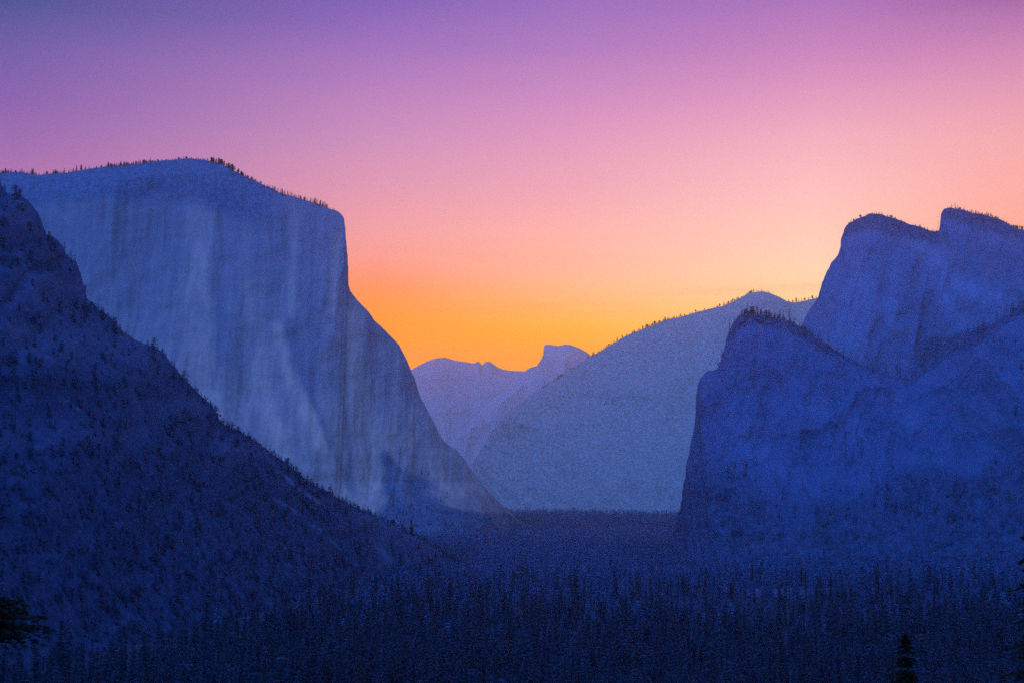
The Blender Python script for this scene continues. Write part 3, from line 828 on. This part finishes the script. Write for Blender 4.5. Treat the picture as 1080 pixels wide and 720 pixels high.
# thin stratus near the horizon bends the gradient a little
mp = nt.nodes.new('ShaderNodeMapping'); mp.inputs['Scale'].default_value = (2.2, 2.2, 26)
nt.links.new(tc.outputs['Generated'], mp.inputs[0])
cl = tex_noise(nt, 1.3, mp.outputs[0], 3, 0.5)
zz = mth(nt, 'ADD', sz, mth(nt, 'MULTIPLY_ADD', cl, 0.012, -0.006))

# the dawn sky as it looks from the valley at five bearings; what the haze takes away and adds is worked out of it
SKY = {
 20: [(0, (98, 94, 150)), (13, (105, 98, 155)), (60, (130, 105, 168)), (100, (148, 110, 173)), (143, (163, 117, 175)), (200, (190, 130, 175)), (280, (235, 150, 150)), (330, (252, 152, 100)), (380, (255, 155, 20)), (500, (255, 150, 10))],
 400: [(0, (138, 106, 182)), (50, (165, 120, 188)), (100, (190, 135, 188)), (143, (205, 148, 187)), (200, (225, 158, 178)), (240, (240, 165, 165)), (270, (248, 163, 148)), (293, (252, 157, 122)), (310, (253, 156, 95)), (340, (255, 160, 65)), (365, (255, 160, 25)), (385, (255, 162, 0)), (500, (255, 162, 0))],
 600: [(0, (158, 116, 188)), (50, (180, 128, 190)), (100, (205, 143, 192)), (143, (222, 155, 190)), (210, (240, 172, 180)), (250, (252, 181, 170)), (290, (254, 185, 150)), (310, (254, 185, 128)), (330, (255, 185, 95)), (350, (255, 178, 50)), (370, (255, 170, 12)), (390, (255, 165, 0)), (500, (255, 165, 0))],
 860: [(0, (175, 120, 185)), (50, (200, 135, 188)), (100, (225, 158, 190)), (143, (240, 175, 190)), (200, (251, 193, 190)), (240, (253, 202, 185)), (283, (254, 212, 178)), (310, (254, 212, 160)), (340, (255, 205, 120)), (370, (255, 195, 60)), (500, (255, 190, 30))],
 1060: [(0, (165, 108, 165)), (13, (178, 118, 172)), (50, (205, 138, 180)), (100, (228, 158, 180)), (143, (240, 172, 175)), (200, (250, 175, 165)), (235, (252, 175, 155)), (290, (255, 185, 140)), (350, (255, 190, 90)), (500, (255, 190, 50))],
}
HAZE_SRC = (0.44, 0.25, 0.13)
def ramp(px_, stops):
    n = nt.nodes.new('ShaderNodeValToRGB'); e = n.color_ramp.elements
    n.color_ramp.interpolation = 'LINEAR'
    out_ = []
    for py_, c_ in stops:
        d_ = world_point(px_, py_, 1000.0) - np.array([0, 0, CAM_Z])
        z_ = d_[2] / np.linalg.norm(d_)
        path = min(19300.0, (hz[5] - CAM_Z) / max(z_, 1e-3))
        T_ = math.exp(-HAZE_DENSITY * path)
        out_.append((z_ / 0.4, [max(0.0, (q_ - h_ * (1 - T_)) / T_) / 3.0 for q_, h_ in zip(lin(c_), HAZE_SRC)]))
    out_.sort(key=lambda t_: t_[0])
    e[0].position = out_[0][0]; e[0].color = (*out_[0][1], 1)
    e[1].position = out_[-1][0]; e[1].color = (*out_[-1][1], 1)
    for p_, c_ in out_[1:-1]:
        q_ = e.new(p_); q_.color = (*c_, 1)
    nt.links.new(mth(nt, 'DIVIDE', zz, 0.4, clamp=True), n.inputs[0])
    return n.outputs[0]
keys = sorted(SKY)
front = ramp(keys[0], SKY[keys[0]])
for k0, k1 in zip(keys[:-1], keys[1:]):
    a0, a1 = ((k_ - 540) / math.hypot(k_ - 540, F) for k_ in (k0, k1))
    mr = nt.nodes.new('ShaderNodeMapRange'); nt.links.new(sx, mr.inputs[0])
    mr.inputs[1].default_value = a0; mr.inputs[2].default_value = a1
    front = mixc(nt, mr.outputs[0], front, ramp(k1, SKY[k1]))
# away from the dawn the unseen sky is made bright blue to light the mountains
BLUE_SIDE = (0.09, 0.24, 1.0); BLUE_FILL_BEHIND = (0.19, 0.70, 3.55)
west_fill = mixc(nt, smooth_range(nt, sx, 0.75, -0.75), [0.5 * c_ / 3 for c_ in BLUE_FILL_BEHIND], [1.4 * c_ / 3 for c_ in BLUE_FILL_BEHIND])  # fill raised on the left so relief on the rock shows
blue = mixc(nt, smooth_range(nt, sy, 0.15, -0.65), [c_ / 3 for c_ in BLUE_SIDE], west_fill)
mp2 = nt.nodes.new('ShaderNodeMapping'); mp2.inputs['Scale'].default_value = (3.0, 3.0, 55); mp2.inputs['Location'].default_value = (0.4, 0, 0.2)
nt.links.new(tc.outputs['Generated'], mp2.inputs[0])
band = smooth_range(nt, tex_noise(nt, 1.0, mp2.outputs[0], 4, 0.55), 0.52, 0.72)
band = mth(nt, 'MULTIPLY', band, smooth_range(nt, sz, 0.20, 0.14))
front = mixc(nt, mth(nt, 'MULTIPLY', band, 0.14), front, (0.25, 0.09, 0.06))
fac = mth(nt, 'MAXIMUM', smooth_range(nt, sy, 0.80, 0.35), smooth_range(nt, sz, 0.36, 0.62))
nt.links.new(mixc(nt, fac, front, blue), bg.inputs['Color'])
bg.inputs['Strength'].default_value = 3.0

# ---------------------------------------------------------------- camera and render
cam = bpy.data.cameras.new('camera'); co = bpy.data.objects.new('camera', cam); C.objects.link(co)
cam.sensor_width = 36; cam.lens = 36 * F / 1080
cam.clip_start = 0.5; cam.clip_end = 60000
co.location = (0, 0, CAM_Z); co.rotation_euler = (math.pi / 2 + PITCH, 0, 0)
sc = bpy.context.scene
sc.camera = co
sc.view_settings.view_transform = 'Standard'; sc.view_settings.look = 'None'
sc.view_settings.exposure = 0; sc.view_settings.gamma = 1
sc.render.engine = 'CYCLES'
sc.cycles.max_bounces = 4; sc.cycles.diffuse_bounces = 2; sc.cycles.volume_bounces = 1
sc.cycles.use_denoising = False
